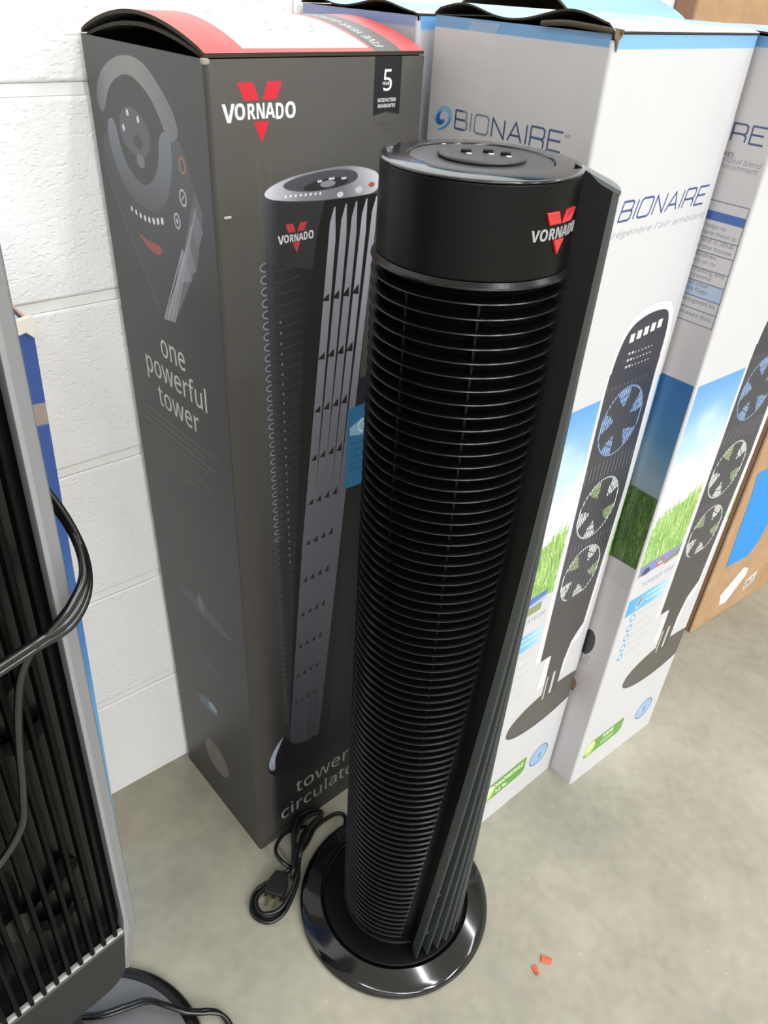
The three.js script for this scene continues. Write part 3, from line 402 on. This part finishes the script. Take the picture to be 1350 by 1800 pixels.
// ---------------------------------------------------------------- the black tower fan
const satin = phy({ color: 0x060607, roughness: 0.38, specularIntensity: 0.45 }), gloss = phy({ color: 0x0b0b0d, roughness: 0.12, clearcoat: 0.6, clearcoatRoughness: 0.08 }), ribMat = phy({ color: 0x070708, roughness: 0.27, specularIntensity: 0.9 }), voidMat = phy({ color: 0x020202, roughness: 0.9, specularIntensity: 0.2 }), vaneMat = phy({ color: 0x414645, roughness: 0.32 });
const rad = (d) => d * Math.PI / 180;
const fan = thing('tower_fan', 'black cylindrical tower fan with horizontal louvre ribs and a round glossy base', 'fan', [0.3469, 0, 0.4148]); fan.rotation.y = Math.atan2(-0.726, 0.688);
const TOP = 1.0234, TW = 62; // twist of the outlet panel in degrees per metre of height
const phiVane = (y) => 21.5 + TW * y;
{
  const OX = 0.0015; // the drum stands a hair off the base's centre
  const lathe = (pts, seg = 96) => new THREE.LatheGeometry(pts.map(p => new THREE.Vector2(...p)), seg);
  part('base', lathe([[0.0, 0.0006], [0.134, 0.0006], [0.1385, 0.002], [0.1394, 0.005], [0.1388, 0.0085], [0.1365, 0.0115], [0.134, 0.0135], [0.128, 0.0158], [0.1095, 0.0212], [0.1082, 0.0212], [0.1075, 0.0205], [0.1068, 0.0165], [0.095, 0.0165], [0.0, 0.0165]], 160), gloss, fan);
  part('turntable', lathe([[0, 0.0165], [0.104, 0.0166], [0.1038, 0.019], [0.1025, 0.0200], [0.088, 0.0205], [0.0, 0.0205]], 120), satin, fan);
  const body = new THREE.Group();
  const at = (m) => { m.position.x += OX; return m; };
  at(part('drum_core', lathe([[0, 0.0206], [0.0655, 0.0206], [0.0655, 0.956], [0, 0.956]], 64), voidMat, fan));
  at(part('foot_ring', lathe([[0.066, 0.0207], [0.0765, 0.0207], [0.0768, 0.0235], [0.0755, 0.0265], [0.066, 0.027]], 96), satin, fan));
  // head with a bevelled rim
  at(part('head', lathe([[0.0660, 0.9565], [0.0732, 0.9565], [0.0735, 0.958], [0.0735, 1.0195], [0.0732, 1.0205], [0.0722, 1.0207], [0, 1.0207]], 120), satin, fan));
  at(part('top_ring', lathe([[0.0722, 1.0208], [0.0737, 1.0210], [0.0740, 1.0218], [0.0734, 1.0226], [0.0718, 1.0230], [0.064, 1.0238], [0.054, 1.0242], [0.0530, 1.0238], [0.0524, 1.0209]], 120), gloss, fan));
  at(part('top_plate', lathe([[0.0522, 1.0209], [0.0519, 1.0230], [0.040, 1.0235], [0, 1.0235]], 96), phy({ color: 0x4c4c50, roughness: 0.36 }), fan));
  const pad = at(part('control_pad', lathe([[0.0, 1.0236], [0.0305, 1.0236], [0.0318, 1.0246], [0.0322, 1.0256], [0.0312, 1.0266], [0.0295, 1.0269], [0, 1.0272]], 80), phy({ color: 0x414145, roughness: 0.4 }), fan)); pad.position.z += 0.002;
  [[-0.0115, 0.004], [0.004, -0.0005], [0.0165, 0.0035]].forEach(([x, z]) => {
    const b = part('button', rbox(0.0075, 0.0022, 0.0058, 0.001, x, 1.0280, z), satin, pad);
    part('button_symbol', new THREE.CylinderGeometry(0.0021, 0.0021, 0.0005, 16).translate(x + 0.0022, 1.0274, z + 0.0066), std({ color: 0xc9ccd0, roughness: 0.5 }), pad);
  });
  // horizontal louvre ribs
  const arcProfile = (prof, a0, a1, seg) => { const P = [], I = [], n = prof.length; for (let i = 0; i <= seg; i++) { const a = rad(a0 + (a1 - a0) * i / seg); for (const [r, y] of prof) P.push(r * Math.sin(a), y, r * Math.cos(a)); } for (let i = 0; i < seg; i++) for (let k = 0; k < n; k++) { const a = i * n + k, b = i * n + (k + 1) % n, c = a + n, d = b + n; I.push(a, c, b, b, c, d); } for (let k = 1; k < n - 1; k++) { I.push(0, k, k + 1); const o = seg * n; I.push(o, o + k + 1, o + k); } let g = new THREE.BufferGeometry(); g.setAttribute('position', new THREE.Float32BufferAttribute(P, 3)); g.setIndex(I); g = g.toNonIndexed(); return g; };
  const crease = (g) => { g.computeVertexNormals(); return g; };
  const SPAN = 208;
  const ribGeo = crease(arcProfile([[0.0652, 0.0012], [0.0745, -0.0002], [0.0762, -0.0008], [0.0766, -0.0016], [0.0758, -0.0022], [0.0742, -0.0019], [0.0652, -0.0004]], -SPAN, 0, 72));
  const lipGeo = crease(arcProfile([[0.0652, 0.003], [0.0738, 0.0022], [0.0768, -0.0008], [0.0772, -0.0022], [0.0764, -0.003], [0.0742, -0.0028], [0.0652, -0.001]], -SPAN, 6, 72));
  const gapAt = (y) => 13 - 9 * y;
  for (let k = 0; k < 82; k++) { const y = 0.9545 - 0.01125 * k; if (y < 0.033) break; const m = at(part(k ? 'louvre_rib' : 'louvre_lip', k ? ribGeo : lipGeo, ribMat, fan)); m.position.y = y; m.rotation.y = rad(phiVane(y) - gapAt(y)); }
  [8.5, -37, -84, -130].forEach(a => { const g = box(0.0018, 0.905, 0.006, 0, 0.49, 0.0682); g.rotateY(rad(a)); at(part('grille_post', g, satin, fan)); });
  // twisted wall between ribs and outlet, and the outlet housing
  const helix = (r0, r1, f0, f1, y0, y1, nv = 60) => { // closed twisted sector between radii and angle functions
    const c = [[r0, f0], [r1, f0], [r1, f1], [r0, f1]], gs = []; const pt = (r, f, y) => { const a = rad(f(y)); return [r * Math.sin(a), y, r * Math.cos(a)]; };
    for (let e = 0; e < 4; e++) { const [ra, fa] = c[e], [rb, fb] = c[(e + 1) % 4]; gs.push(gridGeo(8, nv, (u, v) => { const y = y0 + (y1 - y0) * v, r = ra + (rb - ra) * u; return pt(r, (yy) => fa(yy) + (fb(yy) - fa(yy)) * u, y); })); }
    for (const y of [y0, y1]) gs.push(gridGeo(8, 6, (u, v) => pt(r0 + (r1 - r0) * v, (yy) => f0(yy) + (f1(yy) - f0(yy)) * u, y))); return mergeGeometries(gs);
  };
  at(part('side_shell', helix(0.066, 0.0742, (y) => phiVane(y) - gapAt(y) - 1, (y) => phiVane(y) + 1, 0.0267, 0.9565), satin, fan));
  at(part('outlet_well', helix(0.0655, 0.0762, (y) => phiVane(y) + 0.5, (y) => phiVane(y) + 56, 0.0267, 1.016), voidMat, fan));
  // vanes: six twisted fins sharing one shape
  const vaneGeo = (() => { const y0 = 0.0268, y1 = 1.0105, P = [], I = [], nv = 70, n = 7; for (let j = 0; j <= nv; j++) { const t = j / nv, y = y0 + (y1 - y0) * t, ri = 0.084 + 0.0105 * t; for (const [r, da] of [[ri, -0.9], [0.0985, -0.75], [0.1002, -0.4], [0.1007, 0], [0.1002, 0.4], [0.0985, 0.75], [ri, 0.9]]) { const a = rad(phiVane(y) + da); P.push(r * Math.sin(a), y + (j === nv ? (0.1007 - r) * 0.45 : 0), r * Math.cos(a)); } } for (let j = 0; j < nv; j++) for (let k = 0; k < n; k++) { const a = j * n + k, b = j * n + (k + 1) % n, c = a + n, d = b + n; I.push(a, b, d, a, d, c); } const o = nv * n; for (let k = 1; k < n - 1; k++) { I.push(0, k + 1, k); I.push(o, o + k, o + k + 1); } const g = new THREE.BufferGeometry(); g.setAttribute('position', new THREE.Float32BufferAttribute(P, 3)); g.setIndex(I); const q = g.toNonIndexed(); q.computeVertexNormals(); return q; })();
  const cheek = gridGeo(8, 70, (u, v) => { const y = 0.0268 + 0.984 * v, a = rad(phiVane(y) - 1.0 - 0.4 * (1 - u)), r = 0.066 + (0.0185 + 0.0112 * v) * u; return [r * Math.sin(a), y + (v === 1 ? (0.1007 - r) * 0.42 : 0), r * Math.cos(a)]; }), cheekB = gridGeo(8, 70, (u, v) => { const y = 0.0268 + 0.984 * v, a = rad(phiVane(y) + 0.6), r = 0.066 + (0.0185 + 0.0112 * v) * u; return [r * Math.sin(a), y + (v === 1 ? (0.1007 - r) * 0.42 : 0), r * Math.cos(a)]; });
  at(part('outlet_cheek', mergeGeometries([cheek, cheekB]), satin, fan));
  for (let k = 0; k < 6; k++) { const m = at(part('outlet_vane', vaneGeo, vaneMat, fan)); m.rotation.y = rad(k * 9.4); }
  // cross braces tie the vanes together
  const braceGeo = crease(arcProfile([[0.075, 0.0012], [0.092, 0.0008], [0.0925, 0], [0.092, -0.0008], [0.075, -0.0012]], 0.5, 47, 24));
  for (let k = 0; k < 11; k++) { const y = 0.07 + k * 0.088, m = at(part('vane_brace', braceGeo, vaneMat, fan)); m.position.y = y; m.rotation.y = rad(phiVane(y)); }
  // sloping cap over the outlet
  const capF0 = phiVane(1.01) - 1.2, capF1 = phiVane(1.01) + 49;
  const cap = gridGeo(30, 8, (u, v) => { const a = rad(capF0 + (capF1 - capF0) * u), r = 0.0718 + (0.1012 - 0.0718) * v; return [r * Math.sin(a), 1.0228 - 0.0120 * v, r * Math.cos(a)]; });
  const capLow = gridGeo(30, 8, (u, v) => { const a = rad(capF0 + (capF1 - capF0) * u), r = 0.0728 + (0.1012 - 0.0728) * v; return [r * Math.sin(a), 1.0196 - 0.0118 * v, r * Math.cos(a)]; });
  const rimA = gridGeo(8, 1, (u, v) => { const a = rad(capF0), r = 0.0718 + 0.0294 * u; return [r * Math.sin(a), 1.0228 - 0.0120 * u - 0.003 * v, r * Math.cos(a)]; }), rimB = gridGeo(30, 1, (u, v) => { const a = rad(capF0 + (capF1 - capF0) * u); return [0.1012 * Math.sin(a), 1.0108 - 0.003 * v, 0.1012 * Math.cos(a)]; });
  at(part('outlet_cap', mergeGeometries([cap, capLow, rimA, rimB]), phy({ color: 0x5a6160, roughness: 0.28 }), fan));
  // raised red and silver emblem wrapped on the head
  const font = await new FontLoader().loadAsync('fonts/droid/droid_sans_bold.typeface.json'), PHI = rad(53), YC = 0.9876;
  const wrap = (g) => { const p = g.attributes.position; for (let i = 0; i < p.count; i++) { const a = PHI + p.getX(i) / 0.0735, r = 0.0733 + p.getZ(i); const y = p.getY(i); p.setXYZ(i, r * Math.sin(a), YC + y, r * Math.cos(a)); } g.computeVertexNormals(); return g; };
  const piece = (pts) => { const s = new THREE.Shape(); pts.forEach((p, i) => i ? s.lineTo(...p) : s.moveTo(...p)); return wrap(new THREE.ExtrudeGeometry(s, { depth: 0.0012, bevelEnabled: true, bevelThickness: 0.0008, bevelSize: 0.0006, bevelSegments: 2, curveSegments: 4 })); };
  const K = 0.000375, VX = (u) => (u - 22) * K * 2, VY = (v) => 0.0142 - v * 0.00063;
  const red = phy({ color: 0xc21f24, roughness: 0.25, clearcoat: 0.5, clearcoatRoughness: 0.15 }), silver = std({ color: 0xb4b4b6, roughness: 0.35, metalness: 0.4 });
  const em = at(part('emblem', mergeGeometries([piece([[VX(0), VY(0)], [VX(5.6), VY(12)], [VX(20.2), VY(12)], [VX(15), VY(0)]]), piece([[VX(44), VY(0)], [VX(29), VY(0)], [VX(23.8), VY(12)], [VX(38.4), VY(12)]]), piece([[VX(14.6), VY(30.5)], [VX(22), VY(45)], [VX(29.4), VY(30.5)]])]), red, fan, 'red V emblem'));
  let tg = new TextGeometry('VORNADO', { font, size: 0.0078, depth: 0.0007, curveSegments: 5, bevelEnabled: false }); tg.computeBoundingBox(); const bw = tg.boundingBox.max.x - tg.boundingBox.min.x; tg.translate(-tg.boundingBox.min.x - bw / 2, -0.0040, 0.0001); tg.scale(0.054 / bw, 1, 1); part('emblem_lettering', wrap(tg), silver, em, 'silver VORNADO lettering');
}
// its cord: a folded hank tied on the floor, with the plug in the loop
{
  const cordMat = phy({ color: 0x0f0f10, roughness: 0.32 }), inv = new THREE.Matrix4(); fan.updateMatrixWorld(); inv.copy(fan.matrixWorld).invert(); const loc = (g) => g.translate(0, 0, 0.007).applyMatrix4(inv);
  const loops = [];
  const hank = (o, h, k) => [[0.335 + o * .3, h + 0.012, 0.232 + o], [0.305 + o * .5, h + 0.012 + k, 0.228 + o], [0.278, h + 0.016 + k, 0.247 + o * .6], [0.262, h + 0.018, 0.270 + o * .4], [0.247, h + 0.012, 0.287 + o], [0.225 + o * .4, h + 0.004, 0.283 + o], [0.196 + o, h, 0.279 + o * .8], [0.177 + o * .9, h, 0.290], [0.172 + o * .9, h, 0.308], [0.183 + o * .6, h, 0.323 - o], [0.203, h, 0.326 - o * .8], [0.226, h + 0.003, 0.316 - o * .5], [0.246, h + 0.008, 0.302 - o * .3], [0.258, h + 0.012, 0.288], [0.272, h + 0.014 + k, 0.272 - o * .4], [0.290, h + 0.012 + k, 0.256 - o * .5], [0.315, h + 0.01, 0.244], [0.334, h + 0.01, 0.240]];
  loops.push(tube(hank(0, 0.0036, 0), 0.0032, 220, 8, true), tube(hank(0.005, 0.0102, 0.004), 0.0032, 220, 8, true), tube(hank(-0.004, 0.0062, 0.010), 0.0032, 220, 8, true));
  // bowed strands and the run back to the base
  loops.push(tube([[0.247, 0.020, 0.286], [0.238, 0.03, 0.272], [0.240, 0.032, 0.252], [0.262, 0.03, 0.238], [0.285, 0.022, 0.236], [0.306, 0.012, 0.238]], 0.0030, 70));
  loops.push(tube([[0.262, 0.018, 0.276], [0.292, 0.012, 0.262], [0.318, 0.006, 0.246], [0.345, 0.0045, 0.243], [0.362, 0.0045, 0.246], [0.369, 0.0045, 0.256], [0.362, 0.0045, 0.268], [0.350, 0.006, 0.276], [0.338, 0.0075, 0.283]], 0.0032, 110));
  const cord = part('power_cord', loc(mergeGeometries(loops)), cordMat, fan);
  const tie = []; for (let i = 0; i < 5; i++) { const t = new THREE.TorusGeometry(0.0145, 0.0021, 8, 28); t.rotateY(rad(38)); t.translate(0.250 + i * 0.0052, 0.0185, 0.2895 - i * 0.0055); tie.push(t); }
  part('cord_tie', loc(mergeGeometries(tie)), cordMat, cord);
  const pg = []; const ps = new THREE.Shape(); [[-0.008, 0], [0.008, 0], [0.0125, 0.012], [0.0125, 0.032], [-0.0125, 0.032], [-0.0125, 0.012]].forEach((p, i) => i ? ps.lineTo(...p) : ps.moveTo(...p)); const body = new THREE.ExtrudeGeometry(ps, { depth: 0.012, bevelEnabled: true, bevelThickness: 0.002, bevelSize: 0.002, bevelSegments: 3 }); body.rotateX(Math.PI / 2);
  const plugAt = new THREE.Matrix4().compose(new THREE.Vector3(0.231, 0.0195, 0.282), new THREE.Quaternion().setFromEuler(new THREE.Euler(0, -0.93, 0)), new THREE.Vector3(1, 1, 1)); pg.push(body.applyMatrix4(plugAt));
  const plug = part('plug', loc(mergeGeometries(pg)), phy({ color: 0x131314, roughness: 0.45 }), cord);
  const prong = (x) => { const b = box(0.0062, 0.0016, 0.017, x, 0.0, 0.041); b.translate(0, -0.006, 0); return b.applyMatrix4(plugAt); };
  part('prongs', loc(mergeGeometries([prong(-0.0063), prong(0.0063)])), std({ color: 0x8a8368, metalness: 0.9, roughness: 0.35 }), cord, 'brass prongs');
}

// ---------------------------------------------------------------- silver framed fan in the left foreground
{
  const f2 = thing('tower_fan', 'flat black tower fan in a silver frame with its cord wound round it', 'fan', [-0.109, 0, 0.375]); f2.rotation.y = Math.atan2(0.136, 0.99);
  const silver = phy({ color: 0x86878a, roughness: 0.45, metalness: 0.3 }), silverLight = phy({ color: 0x98979a, roughness: 0.42, metalness: 0.3 }), blackG = phy({ color: 0x0c0c0d, roughness: 0.35 }), inner = phy({ color: 0x020202, roughness: 0.9, specularIntensity: 0.15 }), ribBlack = phy({ color: 0x050505, roughness: 0.45, specularIntensity: 0.22 });
  const lathe = (pts, seg = 120) => new THREE.LatheGeometry(pts.map(p => new THREE.Vector2(...p)), seg);
  part('base', lathe([[0, 0.0005], [0.148, 0.0005], [0.1505, 0.003], [0.151, 0.008], [0.149, 0.012], [0.144, 0.0145], [0.138, 0.015], [0.136, 0.0128], [0, 0.0125]]), phy({ color: 0x101012, roughness: 0.3 }), f2);
  part('base_plate', lathe([[0, 0.0126], [0.1335, 0.0126], [0.135, 0.0136], [0.134, 0.0146], [0.110, 0.0165], [0.040, 0.0215], [0, 0.0225]]), phy({ color: 0x69686a, roughness: 0.34, clearcoat: 0.4, clearcoatRoughness: 0.15 }), f2);
  const up = (m) => { m.rotation.z = -0.033; return m; };
  up(part('stem', lathe([[0, 0.018], [0.046, 0.018], [0.040, 0.028], [0.033, 0.07], [0.032, 0.255], [0, 0.255]], 48), blackG, f2)).position.z = -0.03;
  const HW = 0.102, Z = 0.0105, Y0 = 0.205, Y1 = 1.075, IW = 0.0885;
  const outline = (hw, y0, y1, cut, top) => { const s = new THREE.Shape(); s.moveTo(-hw + cut, y0); s.lineTo(hw - cut, y0); s.quadraticCurveTo(hw - cut * .45, y0 + cut * .1, hw - cut * .4, y0 + cut * .5); s.lineTo(hw, y0 + cut * 1.9); s.lineTo(hw, y1 - top); s.bezierCurveTo(hw, y1 - top * .3, hw * .62, y1 + .012, 0, y1 + .012); s.bezierCurveTo(-hw * .62, y1 + .012, -hw, y1 - top * .3, -hw, y1 - top); s.lineTo(-hw, y0 + cut * 1.9); s.lineTo(-hw + cut * .4, y0 + cut * .5); s.quadraticCurveTo(-hw + cut * .45, y0 + cut * .1, -hw + cut, y0); return s; };
  // shell behind; in front a convex silver frame running up both sides and over the top
  const back = new THREE.ExtrudeGeometry(outline(HW - 0.004, Y0 + 0.004, Y1 - 0.004, 0.046, 0.07), { depth: 0.055, bevelEnabled: true, bevelThickness: 0.010, bevelSize: 0.002, bevelSegments: 3, curveSegments: 10 }); back.translate(0, 0, Z - 0.088); up(part('back_shell', back, blackG, f2));
  const strip = (o, i, yo, yi, d, bev, z, mat, label) => { const s = new THREE.Shape(), top = 0.07; s.moveTo(yo[2], yo[1]); s.lineTo(o, yo[0]); s.lineTo(o, Y1 - top); s.bezierCurveTo(o, Y1 - top * .3, o * .62, Y1 + .010, 0, Y1 + .010); s.bezierCurveTo(-o * .62, Y1 + .010, -o, Y1 - top * .3, -o, Y1 - top); s.lineTo(-o, yo[0]); s.lineTo(-yo[2], yo[1]); s.lineTo(-yi[1], yi[0]); s.lineTo(-i, yi[0] + 0.07); const k = Y1 + .010 - (o - i); s.lineTo(-i, Y1 - top); s.bezierCurveTo(-i, Y1 - top * .36, -i * .62, k, 0, k); s.bezierCurveTo(i * .62, k, i, Y1 - top * .36, i, Y1 - top); s.lineTo(i, yi[0] + 0.07); s.lineTo(yi[1], yi[0]); s.closePath(); const e = new THREE.ExtrudeGeometry(s, { depth: d, bevelEnabled: true, bevelThickness: bev, bevelSize: bev * .7, bevelSegments: 4, curveSegments: 12 }); e.translate(0, 0, z); return up(part('frame', e, mat, f2, label)); };
  strip(HW - 0.002, 0.0925, [0.290, 0.218, 0.0835], [0.222, 0.0805], 0.010, 0.0032, Z - 0.014, silver, 'silver frame');
  strip(0.0922, 0.0892, [0.290, 0.235, 0.0818], [0.236, 0.0805], 0.010, 0.0008, Z - 0.0115, silverLight, 'pale inner frame edge');
  // chin below the grille
  const chin = new THREE.ExtrudeGeometry((() => { const s = new THREE.Shape(), c = 0.0785; s.moveTo(-0.055, Y0 + 0.001); s.lineTo(0.055, Y0 + 0.001); s.quadraticCurveTo(c - 0.002, Y0 + 0.004, c, Y0 + 0.022); s.lineTo(0.0845, Y0 + 0.079); s.lineTo(-0.0845, Y0 + 0.079); s.lineTo(-c, Y0 + 0.022); s.quadraticCurveTo(-c + 0.002, Y0 + 0.004, -0.055, Y0 + 0.001); return s; })(), { depth: 0.018, bevelEnabled: true, bevelThickness: 0.004, bevelSize: 0.003, bevelSegments: 3, curveSegments: 10 }); chin.translate(0, 0, Z - 0.0215); up(part('chin_panel', chin, phy({ color: 0x1b1b1c, roughness: 0.42 }), f2, 'dark panel below the grille'));
  up(part('ledge', rbox(0.173, 0.005, 0.006, 0.0015, 0, Y0 + 0.0855, Z - 0.0035), phy({ color: 0xa3a19e, roughness: 0.4 }), f2, 'pale ledge under the ribs'));
  up(part('well', box(0.178, 0.765, 0.002, 0, 0.68, Z - 0.030), inner, f2));
  // three impellers seen between the ribs
  [0.40, 0.635, 0.87].forEach((y, k) => {
    const gs = []; for (let a = 0; a < 5; a++) { const bl = gridGeo(8, 6, (u, v) => { const r = 0.018 + 0.052 * v, t = a * 1.2566 + k * .4 + (u - .5) * (0.75 + .2 * v) + v * .35; return [r * Math.cos(t), r * Math.sin(t), (u - .5) * 0.012]; }); gs.push(bl); } const fg = mergeGeometries(gs); fg.translate(0, y, Z - 0.021); const m = up(part('impeller', fg, phy({ color: 0x0c0c0d, roughness: 0.4, specularIntensity: 0.4, side: THREE.DoubleSide }), f2)); const hub = new THREE.CylinderGeometry(0.017, 0.019, 0.016, 32); hub.rotateX(Math.PI / 2); hub.translate(0, y, Z - 0.020); part('hub', hub, blackG, m);
  });
  // upright ribs
  const rib = rbox(0.0044, 0.742, 0.011, 0.0014, 0, 0.662, Z - 0.0046, 2);
  for (let k = -6; k <= 6; k++) { const m = part('grille_rib', rib, ribBlack, f2); m.rotation.z = -0.033; m.position.x = k * 0.0129; }
  // flat twin cord wound round the body, then down over the base
  const cordMat = phy({ color: 0x0d0d0e, roughness: 0.25, clearcoat: 0.4, clearcoatRoughness: 0.2 }), toL = new THREE.Matrix4(); f2.updateMatrixWorld(); toL.copy(f2.matrixWorld).invert();
  const twin = (pts, off) => [tube(pts, 0.0031, 120), tube(pts.map(p => [p[0] + off[0], p[1] + off[1], p[2] + off[2]]), 0.0031, 120)];
  const wrap1 = [[0.030, 0.800, 0.27], [0.034, 0.790, 0.325], [0.033, 0.775, 0.362], [0.024, 0.757, 0.383], [0.006, 0.742, 0.392], [-0.018, 0.733, 0.390], [-0.045, 0.728, 0.393], [-0.080, 0.722, 0.398], [-0.12, 0.716, 0.404], [-0.17, 0.712, 0.409], [-0.212, 0.714, 0.400], [-0.218, 0.72, 0.35]];
  const wrap2 = [[0.028, 0.793, 0.28], [0.033, 0.783, 0.34], [0.028, 0.768, 0.376], [0.012, 0.752, 0.388], [-0.006, 0.738, 0.3905], [-0.022, 0.726, 0.389], [-0.033, 0.708, 0.3895], [-0.040, 0.686, 0.390], [-0.046, 0.66, 0.391], [-0.051, 0.63, 0.391], [-0.057, 0.595, 0.392], [-0.066, 0.56, 0.393], [-0.09, 0.535, 0.397], [-0.12, 0.53, 0.402]];
  const low = [[-0.20, 0.23, 0.36], [-0.175, 0.13, 0.36], [-0.150, 0.05, 0.30], [-0.119, 0.028, 0.262], [-0.081, 0.029, 0.292], [-0.055, 0.028, 0.309], [-0.026, 0.028, 0.320], [-0.002, 0.030, 0.331], [0.013, 0.031, 0.350], [0.028, 0.027, 0.368], [0.044, 0.018, 0.378], [0.056, 0.014, 0.3845], [0.066, 0.010, 0.394], [0.069, 0.0055, 0.410], [0.062, 0.0045, 0.425], [0.05, 0.0045, 0.445]];
  part('power_cord', mergeGeometries(twin(wrap1, [0.001, -0.0054, 0.0])).applyMatrix4(toL), cordMat, f2, 'glossy black twin cord wound round the fan'); part('cord_strand', tube(wrap2, 0.0034, 140).applyMatrix4(toL), cordMat, f2); part('cord_tail', mergeGeometries(twin(low, [0.002, -0.0003, 0.005])).applyMatrix4(toL), cordMat, f2);
}

// ---------------------------------------------------------------- scraps on the floor
{
  const m = std({ color: 0xe0664c, roughness: 0.7 });
  const scrap = (label, x, z, pts, turn) => { const g = gridGeo(6, 6, (u, v) => { const w = pts(u, v); return [w[0], 0.0012 + 0.0022 * Math.sin(u * 3.1) * (0.4 + v), w[1]]; }); const t = thing('paper_scrap', label, 'scrap', [x, 0, z], 'orange red paper scraps'); t.rotation.y = turn; part('paper', sheetGeo(6, 6, (u, v) => { const w = pts(u, v); return [w[0], 0.0018 + 0.0024 * Math.abs(Math.sin(u * 3.1)) * (0.4 + v), w[1]]; }, 0.0009), [m, m], t); };
  scrap('larger orange red paper scrap lying on the floor, right of the pair', 0.4613, 0.6157, (u, v) => [(u - .5) * 0.011 * (1 - .3 * v), (v - .5) * 0.014], 0.6);
  scrap('smaller orange red paper scrap lying on the floor, left of the pair', 0.4388, 0.6162, (u, v) => [(u - .5) * 0.009 * (1 - .4 * v), (v - .5) * 0.012], -0.4);
}

renderer.render(scene, camera);
